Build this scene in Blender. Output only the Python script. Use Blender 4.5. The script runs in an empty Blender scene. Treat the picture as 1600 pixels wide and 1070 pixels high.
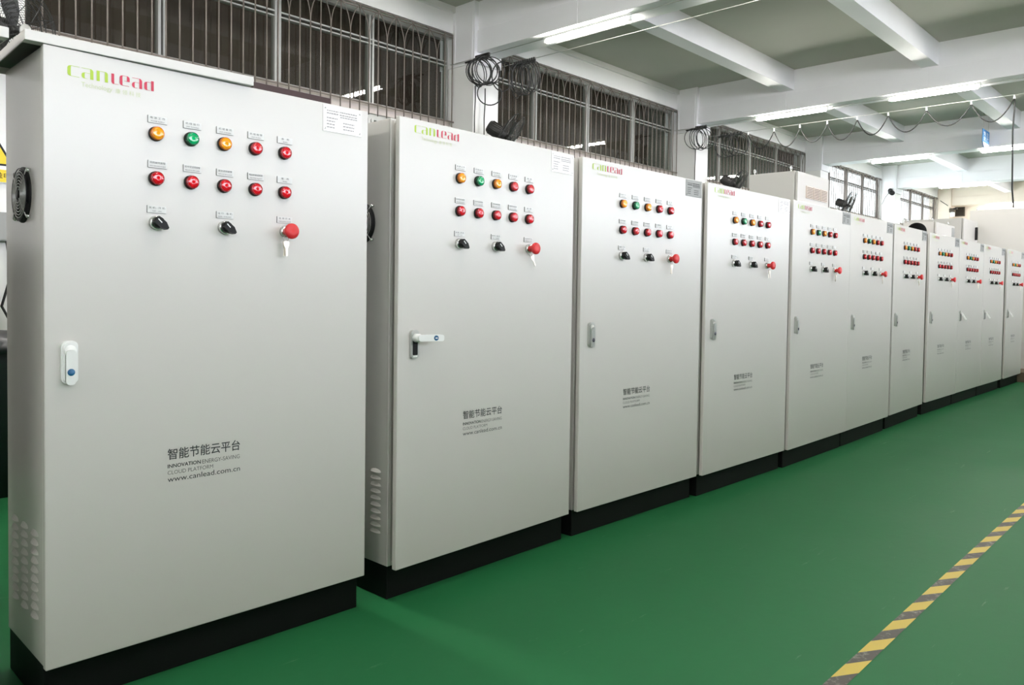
import bpy, bmesh, math, random
from mathutils import Vector, Matrix
random.seed(7)
PI = math.pi
scene = bpy.context.scene
COL = scene.collection

# ------------------------------------------------------------------ camera
CAMZ = 1.1125
R_ = Vector((0.68481, -0.7286, 0.013312)); U_ = Vector((0.012187, 0.029716, 0.999484)); F_ = Vector((0.72862, 0.684294, -0.029229))
cam_data = bpy.data.cameras.new('camera')
cam_data.sensor_width = 36.0
cam_data.lens = 1221.35 / 1600 * 36
cam_data.shift_y = -43.54 / 1600
cam_data.clip_start = 0.05
cam = bpy.data.objects.new('camera', cam_data)
COL.objects.link(cam)
cam.matrix_world = Matrix(((R_.x, U_.x, -F_.x, 0), (R_.y, U_.y, -F_.y, 0), (R_.z, U_.z, -F_.z, CAMZ), (0, 0, 0, 1)))
scene.camera = cam

# ------------------------------------------------------------------ view, world
scene.view_settings.view_transform = 'Standard'
scene.view_settings.look = 'None'
scene.view_settings.exposure = 0.45
scene.view_settings.gamma = 1.0
scene.view_settings.use_curve_mapping = False
SKY = 9.0
TUBE = 100.0
world = bpy.data.worlds.new('world')
scene.world = world
world.use_nodes = True
wn = world.node_tree.nodes; wl = world.node_tree.links
bg = wn['Background']
bg.inputs['Color'].default_value = (0.86, 0.90, 1.0, 1)
bg.inputs['Strength'].default_value = SKY
try:
    scene.cycles.max_bounces = 8
    scene.cycles.diffuse_bounces = 5
    scene.cycles.use_denoising = True
    scene.cycles.sample_clamp_indirect = 6.0
except Exception:
    pass

# ------------------------------------------------------------------ materials
def principled(name, col, rough=0.5, metal=0.0, spec=0.5, noise=None, bump=None):
    m = bpy.data.materials.new(name); m.use_nodes = True
    nt = m.node_tree; b = nt.nodes['Principled BSDF']
    b.inputs['Base Color'].default_value = (*col, 1)
    b.inputs['Roughness'].default_value = rough
    b.inputs['Metallic'].default_value = metal
    b.inputs['Specular IOR Level'].default_value = spec
    tc = nt.nodes.new('ShaderNodeTexCoord')
    if noise:
        sc, amt = noise
        n = nt.nodes.new('ShaderNodeTexNoise'); n.inputs['Scale'].default_value = sc; n.inputs['Detail'].default_value = 4
        nt.links.new(tc.outputs['Object'], n.inputs['Vector'])
        mx = nt.nodes.new('ShaderNodeMix'); mx.data_type = 'RGBA'; mx.blend_type = 'MULTIPLY'
        mx.inputs['Factor'].default_value = amt
        mx.inputs['A'].default_value = (*col, 1)
        nt.links.new(n.outputs['Fac'], mx.inputs['B'])
        nt.links.new(mx.outputs['Result'], b.inputs['Base Color'])
    if bump:
        sc, st = bump
        n2 = nt.nodes.new('ShaderNodeTexNoise'); n2.inputs['Scale'].default_value = sc; n2.inputs['Detail'].default_value = 3
        nt.links.new(tc.outputs['Object'], n2.inputs['Vector'])
        bp = nt.nodes.new('ShaderNodeBump'); bp.inputs['Strength'].default_value = st; bp.inputs['Distance'].default_value = 0.002
        nt.links.new(n2.outputs['Fac'], bp.inputs['Height'])
        nt.links.new(bp.outputs['Normal'], b.inputs['Normal'])
    return m

M = {}
M['paint'] = principled('cabinet_paint', (0.625, 0.600, 0.572), 0.27, 0, 0.5, bump=(900, 0.03))
M['paint_dark'] = principled('cabinet_paint_olive', (0.60, 0.61, 0.53), 0.4)
M['plinth'] = principled('plinth_black', (0.0025, 0.003, 0.003), 0.6, 0, 0.25, noise=(30, 0.2))
M['black'] = principled('black_plastic', (0.005, 0.005, 0.005), 0.5, 0, 0.3)
M['rubber'] = principled('black_rubber', (0.010, 0.010, 0.010), 0.55)
M['chrome'] = principled('chrome', (0.75, 0.75, 0.74), 0.22, 1.0)
M['brass'] = principled('nickel_brass', (0.82, 0.75, 0.66), 0.35, 0.9)
M['steel'] = principled('brushed_steel', (0.62, 0.62, 0.60), 0.38, 1.0, noise=(200, 0.15))
M['plateglare'] = principled('plate_glare', (0.86, 0.83, 0.82), 0.22)  # bright reflection on these plates put into their colour
M['plategrey'] = principled('plate_grey', (0.30, 0.30, 0.29), 0.5, 0.0)
M['labelwhite'] = principled('label_white', (0.62, 0.615, 0.60), 0.35)
M['labeledge'] = principled('label_edge', (0.12, 0.12, 0.11), 0.5)
M['ink'] = principled('ink', (0.030, 0.034, 0.034), 0.6)
M['inkgrey'] = principled('ink_grey', (0.10, 0.105, 0.10), 0.6)
M['platefaint'] = principled('ink_faint', (0.34, 0.32, 0.32), 0.6)
M['logogreen'] = principled('logo_green', (0.38, 0.53, 0.04), 0.5)
M['logored'] = principled('logo_red', (0.54, 0.025, 0.065), 0.5)
M['logopale'] = principled('logo_pale', (0.47, 0.52, 0.29), 0.5)
M['amber'] = principled('lens_amber', (0.86, 0.34, 0.005), 0.09)
M['green'] = principled('lens_green', (0.0, 0.36, 0.12), 0.09)
M['red'] = principled('lens_red', (0.62, 0.004, 0.012), 0.09)
M['amber_rim'] = principled('lens_amber_rim', (0.60, 0.17, 0.012), 0.15)
M['green_rim'] = principled('lens_green_rim', (0.004, 0.12, 0.05), 0.15)
M['red_rim'] = principled('lens_red_rim', (0.30, 0.006, 0.012), 0.15)
for k_ in ('amber', 'green', 'red'):
    b_ = M[k_].node_tree.nodes['Principled BSDF']; b_.inputs['Coat Weight'].default_value = 0.5; b_.inputs['Coat Roughness'].default_value = 0.04
M['mush'] = principled('mushroom_red', (0.62, 0.018, 0.022), 0.42)
M['white'] = principled('white_plastic', (0.82, 0.82, 0.81), 0.3)
M['handlegrey'] = principled('handle_grey', (0.50, 0.51, 0.49), 0.3, 0.5)
M['blue'] = principled('blue_cap', (0.008, 0.10, 0.24), 0.35)
M['navy'] = principled('navy_cap', (0.012, 0.012, 0.035), 0.35)
M['wall'] = principled('white_wall', (0.90, 0.885, 0.875), 0.75, noise=(1.3, 0.12), bump=(40, 0.15))
M['beam'] = principled('beam_paint', (0.90, 0.885, 0.91), 0.7, noise=(1.7, 0.10), bump=(30, 0.12))
M['wallwarmlit'] = principled('warm_lit_wall', (0.86, 0.75, 0.64), 0.75, noise=(1.3, 0.12))  # warmer light of the far end put into the paint colour
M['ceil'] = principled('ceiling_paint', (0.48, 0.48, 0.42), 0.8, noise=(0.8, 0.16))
M['sill'] = principled('sill_tile', (0.72, 0.62, 0.58), 0.5, noise=(6, 0.25))
M['alu'] = principled('aluminium_frame', (0.42, 0.42, 0.40), 0.45, 0.3)
M['framebacklit'] = principled('frame_backlit', (0.085, 0.068, 0.06), 0.5, noise=(9, 0.3))  # backlit darkness of the bright bays' frames put into the colour
M['trayshade'] = principled('tray_shade', (0.10, 0.10, 0.085), 0.6)  # shade under the tray put into the colour
M['maroon'] = principled('maroon_board', (0.035, 0.010, 0.010), 0.6, noise=(12, 0.3))
M['sheet'] = principled('brown_sheet', (0.105, 0.060, 0.048), 0.6, noise=(3, 0.3))
M['sheetgrey'] = principled('grey_sheet', (0.14, 0.14, 0.11), 0.6, noise=(3, 0.3))
M['iron'] = principled('grille_iron', (0.30, 0.25, 0.22), 0.5, 0.2, noise=(25, 0.4))
M['cable'] = principled('cable_black', (0.012, 0.012, 0.012), 0.45)
M['wire'] = principled('steel_wire', (0.55, 0.55, 0.52), 0.4, 0.6)
M['fanblack'] = principled('fan_black', (0.018, 0.018, 0.017), 0.4)
M['fanmotor'] = principled('fan_motor', (0.025, 0.024, 0.022), 0.55)
M['badge'] = principled('badge_grey', (0.42, 0.42, 0.40), 0.4, 0.3)
M['hair'] = principled('black_hair', (0.004, 0.004, 0.004), 0.8, 0, 0.1, bump=(400, 0.4))
M['skin'] = principled('skin', (0.55, 0.34, 0.24), 0.55)
M['cloth'] = principled('dark_blue_cloth', (0.04, 0.06, 0.12), 0.9)
M['trouser'] = principled('dark_trousers', (0.03, 0.03, 0.04), 0.9)
M['beige'] = principled('filter_beige', (0.62, 0.52, 0.45), 0.6)
M['beigedark'] = principled('filter_slot', (0.13, 0.10, 0.085), 0.8)
M['yellow'] = principled('sign_yellow', (0.85, 0.62, 0.02), 0.5)
M['signblue'] = principled('sign_blue', (0.03, 0.22, 0.52), 0.5)
M['peach'] = principled('sign_peach', (0.72, 0.45, 0.32), 0.5)
M['wood'] = principled('pallet_wood', (0.16, 0.12, 0.08), 0.8, noise=(8, 0.4))
M['brownbox'] = principled('brown_plaque', (0.07, 0.055, 0.035), 0.6)
M['binblack'] = principled('bin_black', (0.016, 0.018, 0.022), 0.4)
M['lightblocker'] = principled('blocker_dark', (0.15, 0.15, 0.15), 0.6)  # for the added light blocker behind the camera
M['facade'] = principled('facade_white', (0.47, 0.47, 0.475), 0.8)

def mat_floor():
    m = principled('green_epoxy', (0.035, 0.15, 0.055), 0.5, 0, 0.10)
    nt = m.node_tree; b = nt.nodes['Principled BSDF']; L = nt.links
    tc = nt.nodes.new('ShaderNodeTexCoord')
    n1 = nt.nodes.new('ShaderNodeTexNoise'); n1.inputs['Scale'].default_value = 1.1; n1.inputs['Detail'].default_value = 6
    L.new(tc.outputs['Object'], n1.inputs['Vector'])
    r1 = nt.nodes.new('ShaderNodeValToRGB')
    r1.color_ramp.elements[0].position = 0.3; r1.color_ramp.elements[0].color = (0.0140, 0.121, 0.041, 1)
    r1.color_ramp.elements[1].position = 0.75; r1.color_ramp.elements[1].color = (0.020, 0.132, 0.048, 1)
    L.new(n1.outputs['Fac'], r1.inputs['Fac'])
    # scuffs: thin pale scratches
    mp = nt.nodes.new('ShaderNodeMapping'); mp.inputs['Rotation'].default_value = (0, 0, 0.6); mp.inputs['Scale'].default_value = (1.2, 9, 1)
    L.new(tc.outputs['Object'], mp.inputs['Vector'])
    n2 = nt.nodes.new('ShaderNodeTexNoise'); n2.inputs['Scale'].default_value = 2.2; n2.inputs['Detail'].default_value = 9; n2.inputs['Roughness'].default_value = 0.7
    L.new(mp.outputs['Vector'], n2.inputs['Vector'])
    r2 = nt.nodes.new('ShaderNodeValToRGB')
    r2.color_ramp.elements[0].position = 0.64; r2.color_ramp.elements[0].color = (0, 0, 0, 1)
    r2.color_ramp.elements[1].position = 0.74; r2.color_ramp.elements[1].color = (0.8, 0.8, 0.8, 1)
    L.new(n2.outputs['Fac'], r2.inputs['Fac'])
    mx = nt.nodes.new('ShaderNodeMix'); mx.data_type = 'RGBA'
    L.new(r2.outputs['Color'], mx.inputs['Factor']); L.new(r1.outputs['Color'], mx.inputs['A'])
    mx.inputs['B'].default_value = (0.18, 0.28, 0.18, 1)
    L.new(mx.outputs['Result'], b.inputs['Base Color'])
    r3 = nt.nodes.new('ShaderNodeMapRange'); r3.inputs['To Min'].default_value = 0.42; r3.inputs['To Max'].default_value = 0.58
    L.new(n1.outputs['Fac'], r3.inputs['Value']); L.new(r3.outputs['Result'], b.inputs['Roughness'])
    bp = nt.nodes.new('ShaderNodeBump'); bp.inputs['Strength'].default_value = 0.06; bp.inputs['Distance'].default_value = 0.01
    n4 = nt.nodes.new('ShaderNodeTexNoise'); n4.inputs['Scale'].default_value = 14
    L.new(tc.outputs['Object'], n4.inputs['Vector']); L.new(n4.outputs['Fac'], bp.inputs['Height']); L.new(bp.outputs['Normal'], b.inputs['Normal'])
    return m
M['floor'] = mat_floor()

def mat_tape(name, col, wear):
    m = principled(name, col, 0.55)
    nt = m.node_tree; b = nt.nodes['Principled BSDF']; L = nt.links
    tc = nt.nodes.new('ShaderNodeTexCoord')
    n = nt.nodes.new('ShaderNodeTexNoise'); n.inputs['Scale'].default_value = 22; n.inputs['Detail'].default_value = 8; n.inputs['Roughness'].default_value = 0.75
    L.new(tc.outputs['Object'], n.inputs['Vector'])
    r = nt.nodes.new('ShaderNodeValToRGB'); r.color_ramp.elements[0].position = 0.52; r.color_ramp.elements[1].position = 0.66
    r.color_ramp.elements[0].color = (0, 0, 0, 1); r.color_ramp.elements[1].color = (wear, wear, wear, 1)
    L.new(n.outputs['Fac'], r.inputs['Fac'])
    mx = nt.nodes.new('ShaderNodeMix'); mx.data_type = 'RGBA'; mx.inputs['A'].default_value = (*col, 1); mx.inputs['B'].default_value = (0.30, 0.29, 0.25, 1)
    L.new(r.outputs['Color'], mx.inputs['Factor']); L.new(mx.outputs['Result'], b.inputs['Base Color'])
    return m
M['tapey'] = mat_tape('tape_yellow', (0.57, 0.42, 0.062), 0.12)
M['tapek'] = mat_tape('tape_black', (0.048, 0.042, 0.034), 0.7)

def mat_glass():
    m = bpy.data.materials.new('window_glass'); m.use_nodes = True
    nt = m.node_tree; nt.nodes.clear(); L = nt.links
    out = nt.nodes.new('ShaderNodeOutputMaterial'); mix = nt.nodes.new('ShaderNodeMixShader')
    fr = nt.nodes.new('ShaderNodeFresnel'); fr.inputs['IOR'].default_value = 1.55
    tr = nt.nodes.new('ShaderNodeBsdfTransparent'); tr.inputs['Color'].default_value = (0.80, 0.83, 0.80, 1)
    gl = nt.nodes.new('ShaderNodeBsdfGlossy'); gl.inputs['Roughness'].default_value = 0.02
    ge = nt.nodes.new('ShaderNodeNewGeometry'); mr = nt.nodes.new('ShaderNodeMapRange')
    mr.inputs['To Min'].default_value = 1.5; mr.inputs['To Max'].default_value = 1 / 1.5   # same reflection from both sides of the pane
    L.new(ge.outputs['Backfacing'], mr.inputs['Value']); L.new(mr.outputs['Result'], fr.inputs['IOR'])
    L.new(fr.outputs['Fac'], mix.inputs['Fac']); L.new(tr.outputs['BSDF'], mix.inputs[1]); L.new(gl.outputs['BSDF'], mix.inputs[2])
    L.new(mix.outputs['Shader'], out.inputs['Surface'])
    return m
M['glass'] = mat_glass()

def mat_emit(name, col, s):
    m = bpy.data.materials.new(name); m.use_nodes = True
    nt = m.node_tree; nt.nodes.clear()
    out = nt.nodes.new('ShaderNodeOutputMaterial'); e = nt.nodes.new('ShaderNodeEmission')
    e.inputs['Color'].default_value = (*col, 1); e.inputs['Strength'].default_value = s
    nt.links.new(e.outputs['Emission'], out.inputs['Surface'])
    return m
M['tube'] = mat_emit('tube_light', (1.0, 0.97, 0.90), TUBE)

# ------------------------------------------------------------------ mesh builder
class MB:
    def __init__(s): s.v = []; s.f = []; s.mi = []; s.mats = []; s.sm = []
    def mid(s, m):
        if m not in s.mats: s.mats.append(m)
        return s.mats.index(m)
    def add(s, verts, faces, m, smooth=False):
        o = len(s.v); k = s.mid(m)
        s.v += [tuple(p) for p in verts]
        for f in faces: s.f.append(tuple(i + o for i in f)); s.mi.append(k); s.sm.append(smooth)
    def box(s, x0, x1, y0, y1, z0, z1, m, T=None):
        P = [Vector((x, y, z)) for z in (z0, z1) for y in (y0, y1) for x in (x0, x1)]
        if T is not None: P = [T @ p for p in P]
        s.add(P, [(0, 2, 3, 1), (4, 5, 7, 6), (0, 1, 5, 4), (2, 6, 7, 3), (0, 4, 6, 2), (1, 3, 7, 5)], m)
    def prism(s, poly, y0, y1, m, T=None):
        # poly in (x, z), counter-clockwise seen from -y; y0 front, y1 back
        n = len(poly)
        P = [Vector((x, y0, z)) for x, z in poly] + [Vector((x, y1, z)) for x, z in poly]
        if T is not None: P = [T @ p for p in P]
        F = [tuple(range(n)), tuple(range(2 * n - 1, n - 1, -1))]
        for i in range(n): j = (i + 1) % n; F.append((i, i + n, j + n, j))
        s.add(P, F, m)
    def lathe(s, prof, origin, axis, m, seg=24, smooth=True, cap=True):
        # prof: list of (t along axis, radius)
        a = Vector(axis).normalized()
        h = Vector((0, 0, 1)) if abs(a.z) < 0.9 else Vector((1, 0, 0))
        e1 = a.cross(h).normalized(); e2 = a.cross(e1)
        o = Vector(origin); V = []; F = []
        for t, r in prof:
            for k in range(seg):
                th = 2 * PI * k / seg
                V.append(o + a * t + (e1 * math.cos(th) + e2 * math.sin(th)) * r)
        for i in range(len(prof) - 1):
            for k in range(seg):
                k2 = (k + 1) % seg
                F.append((i * seg + k, (i + 1) * seg + k, (i + 1) * seg + k2, i * seg + k2))
        if cap:
            F.append(tuple(range(seg)))
            F.append(tuple((len(prof) - 1) * seg + k for k in range(seg - 1, -1, -1)))
        s.add(V, F, m, smooth)
    def cyl(s, p0, p1, r, m, seg=16, smooth=True):
        p0 = Vector(p0); p1 = Vector(p1)
        s.lathe([(0, r), ((p1 - p0).length, r)], p0, p1 - p0, m, seg, smooth)
    def tube(s, path, r, m, seg=8, closed=False):
        P = [Vector(p) for p in path]; n = len(P); V = []; F = []
        prev = None
        for i in range(n):
            if closed: t = (P[(i + 1) % n] - P[i - 1])
            else: t = P[min(i + 1, n - 1)] - P[max(i - 1, 0)]
            t.normalize()
            if prev is None:
                h = Vector((0, 0, 1)) if abs(t.z) < 0.9 else Vector((1, 0, 0))
                e1 = t.cross(h).normalized()
            else:
                e1 = (prev - t * prev.dot(t)).normalized()
            prev = e1; e2 = t.cross(e1)
            for k in range(seg):
                th = 2 * PI * k / seg
                V.append(P[i] + (e1 * math.cos(th) + e2 * math.sin(th)) * r)
        for i in range(n if closed else n - 1):
            j = (i + 1) % n
            for k in range(seg):
                k2 = (k + 1) % seg
                F.append((i * seg + k, j * seg + k, j * seg + k2, i * seg + k2))
        if not closed:
            F.append(tuple(range(seg))); F.append(tuple((n - 1) * seg + k for k in range(seg - 1, -1, -1)))
        s.add(V, F, m, True)
    def sphere(s, c, r, m, seg=16, rings=10, sc=(1, 1, 1)):
        V = []; F = []
        c = Vector(c)
        for i in range(rings + 1):
            ph = PI * i / rings
            for k in range(seg):
                th = 2 * PI * k / seg
                V.append(c + Vector((r * sc[0] * math.sin(ph) * math.cos(th), r * sc[1] * math.sin(ph) * math.sin(th), r * sc[2] * math.cos(ph))))
        for i in range(rings):
            for k in range(seg):
                k2 = (k + 1) % seg
                F.append((i * seg + k, (i + 1) * seg + k, (i + 1) * seg + k2, i * seg + k2))
        s.add(V, F, m, True)
    def mesh(s, name):
        me = bpy.data.meshes.new(name); me.from_pydata(s.v, [], s.f)
        for m in s.mats: me.materials.append(M[m])
        me.polygons.foreach_set('material_index', s.mi)
        me.polygons.foreach_set('use_smooth', s.sm)
        bm = bmesh.new(); bm.from_mesh(me); bmesh.ops.recalc_face_normals(bm, faces=bm.faces); bm.to_mesh(me); bm.free()
        me.update()
        return me
    def build(s, name, parent=None, loc=(0, 0, 0), bevel=0, segs=2):
        o = bpy.data.objects.new(name, s.mesh(name)); COL.objects.link(o)
        o.parent = parent; o.location = loc
        if bevel:
            b = o.modifiers.new('bevel', 'BEVEL'); b.width = bevel; b.segments = segs; b.limit_method = 'ANGLE'; b.angle_limit = math.radians(50)
        return o

def thing(name, label, cat, loc=(0, 0, 0), rotz=0.0, group=None):
    o = bpy.data.objects.new(name, None); COL.objects.link(o)
    o.location = loc; o.rotation_euler = (0, 0, rotz); o.empty_display_size = 0.1
    o['label'] = label; o['category'] = cat
    if group: o['group'] = group
    return o
def tag(o, label, cat, group=None):
    o['label'] = label; o['category'] = cat
    if group: o['group'] = group
    return o
def struct(o): o['kind'] = 'structure'; return o
def copy_tree(o, parent=None):
    c = o.copy(); COL.objects.link(c)
    c.parent = parent
    for ch in list(o.children): copy_tree(ch, c)
    return c

def rrect(x0, x1, z0, z1, r, n=5):
    P = []
    for cx, cz, a0 in ((x1 - r, z0 + r, -PI / 2), (x1 - r, z1 - r, 0), (x0 + r, z1 - r, PI / 2), (x0 + r, z0 + r, PI)):
        for i in range(n + 1):
            a = a0 + PI / 2 * i / n
            P.append((cx + r * math.cos(a), cz + r * math.sin(a)))
    return P

# text as flat ink on a surface facing -y
def text_into(mb, s, x0, x1, z0, z1, y, m, bold=0.0, keep=False):
    cu = bpy.data.curves.new('t', 'FONT'); cu.body = s; cu.size = 1; cu.resolution_u = 3; cu.offset = bold
    ob = bpy.data.objects.new('t', cu); COL.objects.link(ob)
    dg = bpy.context.evaluated_depsgraph_get(); dg.update()
    me = bpy.data.meshes.new_from_object(ob.evaluated_get(dg))
    vs = [v.co.copy() for v in me.vertices]; fs = [tuple(p.vertices) for p in me.polygons]
    if vs:
        a0 = min(v.x for v in vs); a1 = max(v.x for v in vs); b0 = min(v.y for v in vs); b1 = max(v.y for v in vs)
        sx = (x1 - x0) / max(a1 - a0, 1e-6); sz = (z1 - z0) / max(b1 - b0, 1e-6)
        if keep: sx = sz = min(sx, sz)
        ox = x0 if not keep else (x0 + x1) / 2 - (a1 - a0) * sx / 2
        mb.add([(ox + (v.x - a0) * sx, y, z0 + (v.y - b0) * sz) for v in vs], fs, m)
    bpy.data.objects.remove(ob); bpy.data.curves.remove(cu); bpy.data.meshes.remove(me)

# ================================================================== SETTING
XBEAM = [-3.90, 1.47, 6.785, 12.12, 17.58, 22.70, 28.05]   # near face of each cross beam
ZB, ZLEDGE, ZC = 4.0625, 4.335, 4.69
YW, YCOL = 7.46, 7.05
XMIN, XMAX, YMIN = -6.0, 28.62, -9.0

b = MB(); b.box(XMIN - .3, XMAX + .3, YMIN - .3, 7.8, -0.2, 0, 'floor'); struct(b.build('floor'))
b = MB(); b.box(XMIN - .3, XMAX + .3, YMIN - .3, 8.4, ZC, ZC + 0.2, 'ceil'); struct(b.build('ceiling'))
# far end wall and the wall behind the camera
b = MB(); b.box(XMAX, XMAX + .25, YMIN, 7.8, 0, ZC, 'wallwarmlit'); struct(b.build('wall_back'))
b = MB(); b.box(XMIN - .25, XMIN, YMIN, 7.8, 0, ZC, 'wall'); struct(b.build('wall_front'))
# wall on the camera's side with wide window openings
b = MB()
b.box(XMIN, XMAX, YMIN - .25, YMIN, 0, 2.3, 'wall'); b.box(XMIN, XMAX, YMIN - .25, YMIN, 4.3, ZC, 'wall')
for x in XBEAM: b.box(x - .1, x + .5, YMIN - .25, YMIN, 2.3, 4.3, 'wall')
struct(b.build('wall_right'))
b = MB(); b.box(XMIN + 1, XMAX - 1, -2.75, -2.6, 0, 1.88, 'lightblocker'); struct(b.build('wall_light_blocker'))  # unseen blocker, added to keep low light off the lower doors
# window wall: low part, sill band, lintel
b = MB()
b.box(XMIN, XMAX, YW + .02, YW + .2, 0, 1.0, 'wall')
b.box(XMIN, XMAX, YW - .05, YW + .2, 4.36, ZC, 'wall')
b.box(XMIN, XMAX, YW - .09, YW - .05, 4.61, ZC, 'wall')
struct(b.build('wall_left'))
b = MB(); b.box(XMIN, XMAX, YW + .02, YW + .2, 3.165, 3.262, 'sill'); struct(b.build('trim_1'))

n = 0
for x in XBEAM:
    n += 1
    b = MB(); wm, bmx = ('wall', 'beam') if n < 7 else ('wallwarmlit', 'wallwarmlit')
    b.box(x - .03, x + .41, YCOL, YW + .2, 0, 3.93, wm)
    b.box(x - .05, x + .43, YCOL - .03, YW + .2, 3.93, ZC, bmx)
    # raised panel border on the capital
    b.box(x - .058, x - .05, YCOL + .0, YCOL + .05, 3.95, ZC - .12, bmx); b.box(x - .058, x - .05, YW - .10, YW - .06, 3.95, ZC - .12, bmx); b.box(x - .058, x - .05, YCOL + .052, YW - .102, 3.95, 4.0, bmx)
    struct(b.build('column', bevel=0.006))
    b = MB()
    b.box(x + .02, x + .36, YMIN, YCOL - .02, ZLEDGE, ZC + .02, bmx)
    # casing below, in lengths that meet at the joists
    ys = [YCOL - .02, 5.45, 3.37, 1.29, -.79, -2.87, -4.95, -7.03, YMIN]
    for i in range(len(ys) - 1):
        d = 0.0 if i % 2 == 0 else 0.006
        b.box(x + d, x + .38 - d, ys[i + 1], ys[i], ZB, ZLEDGE, bmx)
    struct(b.build('ceiling_beam', bevel=0.004))
for i in range(len(XBEAM)):
    x0 = XBEAM[i] + .36; x1 = XBEAM[i + 1] + .02 if i + 1 < len(XBEAM) else XMAX
    for k in range(7):
        y = 5.33 - 2.08 * k
        b = MB(); b.box(x0 - .01, x1 + .01, y, y + .22, 4.37, ZC + .02, 'beam'); struct(b.build('ceiling_joist'))

# what stands outside: brown sheeting close behind the dark windows
def corrugated(x0, x1, y, z0, z1, m, name):
    b = MB(); V = []; F = []; x = x0; k = 0
    while x < x1:
        for dx, dy in ((0, 0), (.09, 0), (.11, .014), (.20, .014)):
            V += [(x + dx, y + dy, z0), (x + dx, y + dy, z1)]
        x += .22
    nn = len(V) // 2
    for i in range(nn - 1): F.append((2 * i, 2 * i + 2, 2 * i + 3, 2 * i + 1))
    b.add(V, F, m)
    b.box(x0, x1, y + .1, y + .2, z0, z1, m)
    o = b.build(name); return o
o = corrugated(XMIN - .3, 12.3, 8.15, 0, ZC, 'sheet', 'outside_sheeting'); o['kind'] = 'structure'
o = corrugated(12.3, 17.85, 8.15, 0, ZC, 'sheetgrey', 'outside_sheeting'); o['kind'] = 'structure'
b = MB(); b.box(17.8, 17.95, 7.66, 8.25, 0, ZC + .1, 'sheet'); struct(b.build('outside_sheeting'))

# windows, one per bay
BAYS = [(1.93, 6.75), (7.20, 12.09), (12.54, 17.55), (18.02, 22.66), (23.14, 28.0)]
BAYN = ['nearest bay', 'bay behind the second coil column', 'third bay', 'bright fourth bay', 'bright farthest bay']
for i, (x0, x1) in enumerate(BAYS):
    fr = MB()
    y0, y1 = YW + .05, YW + .12
    for z0, z1 in ((3.262, 3.296), (4.30, 4.36), (3.968, 3.982), (4.015, 4.032), (3.10, 3.165), (1.0, 1.06)):
        fr.box(x0, x1, y0, y1, z0, z1, 'alu' if i < 3 else 'framebacklit')
    xs = [x0 + .025] + [x0 + (x1 - x0) * k / 4 for k in (1, 2, 3)] + [x1 - .025]
    for k, x in enumerate(xs):
        if i >= 3: fr.box(x - .065, x + .065, y0 - .01, y1 - .045, 3.265, 4.33, 'framebacklit')
        for dx in (((-.024, .024) if 0 < k < 4 else (0,)) if i < 3 else ()):
            fr.box(x + dx - .013, x + dx + .013, y0 - .005, y1, 3.29, 4.31, 'alu')
            fr.box(x + dx - .018, x + dx + .018, y0 - .005, y1, 1.05, 3.11, 'alu')
    w = struct(fr.build('window_%d' % (i + 1)))
    for k in range(4):
        g = MB(); g.box(xs[k], xs[k + 1], y0 + .03, y0 + .034, 3.285, 4.31, 'glass'); g.build('window_pane', w)
        g = MB(); g.box(xs[k], xs[k + 1], y0 + .03, y0 + .034, 1.03, 3.11, 'glass'); g.build('window_pane', w)
# stretch of plain wall left of the nearest column
b = MB(); b.box(XMIN, 1.46, YW + .03, YW + .2, 1.0, 4.4, 'wall'); struct(b.build('wall_left_end'))

# iron grilles
YG = YW - .055
def bar_mesh(split):
    b = MB(); r = .0075
    if not split:
        b.tube([(0, 0, 3.12), (0, 0, 4.335)], r, 'iron', 6)
    else:
        b.tube([(0, 0, 3.12), (0, 0, 3.98)], r, 'iron', 6)
        for sgn in (-1, 1):
            b.tube([(sgn * .185 * (1 - math.cos(PI / 2 * t / 8)), 0, 3.98 + .355 * math.sin(PI / 2 * t / 8)) for t in range(9)], r * .75, 'iron', 5)
    return b.mesh('grille_bar')
BARM = [bar_mesh(False), bar_mesh(True)]
GL = ['dark iron window grille left of the nearest coil-hung column', 'dark iron window grille between the two columns hung with cable coils',
      'dark iron window grille behind the looped black cable', 'dark iron grille over the bright window with a fan before it', 'dark iron grille over the farthest bright window']
for i, (x0, x1) in enumerate(BAYS):
    g = thing('window_grille', GL[i], 'grille', ((x0 + x1) / 2, YG, 3.12), 0, 'iron window grilles')
    xc = (x0 + x1) / 2
    for z, r in ((3.25, .011), (4.305, .009), (4.335, .009)):
        rb = MB(); rb.tube([(x0 - xc, 0, z - 3.12), (x1 - xc, 0, z - 3.12)], r, 'iron', 8); rb.build('rail', g)
    nb = int((x1 - x0) / .130)
    for k in range(nb + 1):
        x = x0 + .04 + (x1 - x0 - .08) * k / nb
        o = bpy.data.objects.new('bar', BARM[k % 2 if 0 < k < nb else 0]); COL.objects.link(o); o.parent = g; o.location = (x - xc, -.012, -3.12)
# facade across the yard, seen through the bright windows
b = MB(); b.box(17.9, 70, 16, 17, -1, 14, 'facade'); b.box(17.9, 70, 15.4, 16, 5.6, 6.3, 'sheetgrey'); b.box(31, 32, 8, 16, -1, 14, 'facade'); o = b.build('outside_building'); o['kind'] = 'structure'

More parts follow.
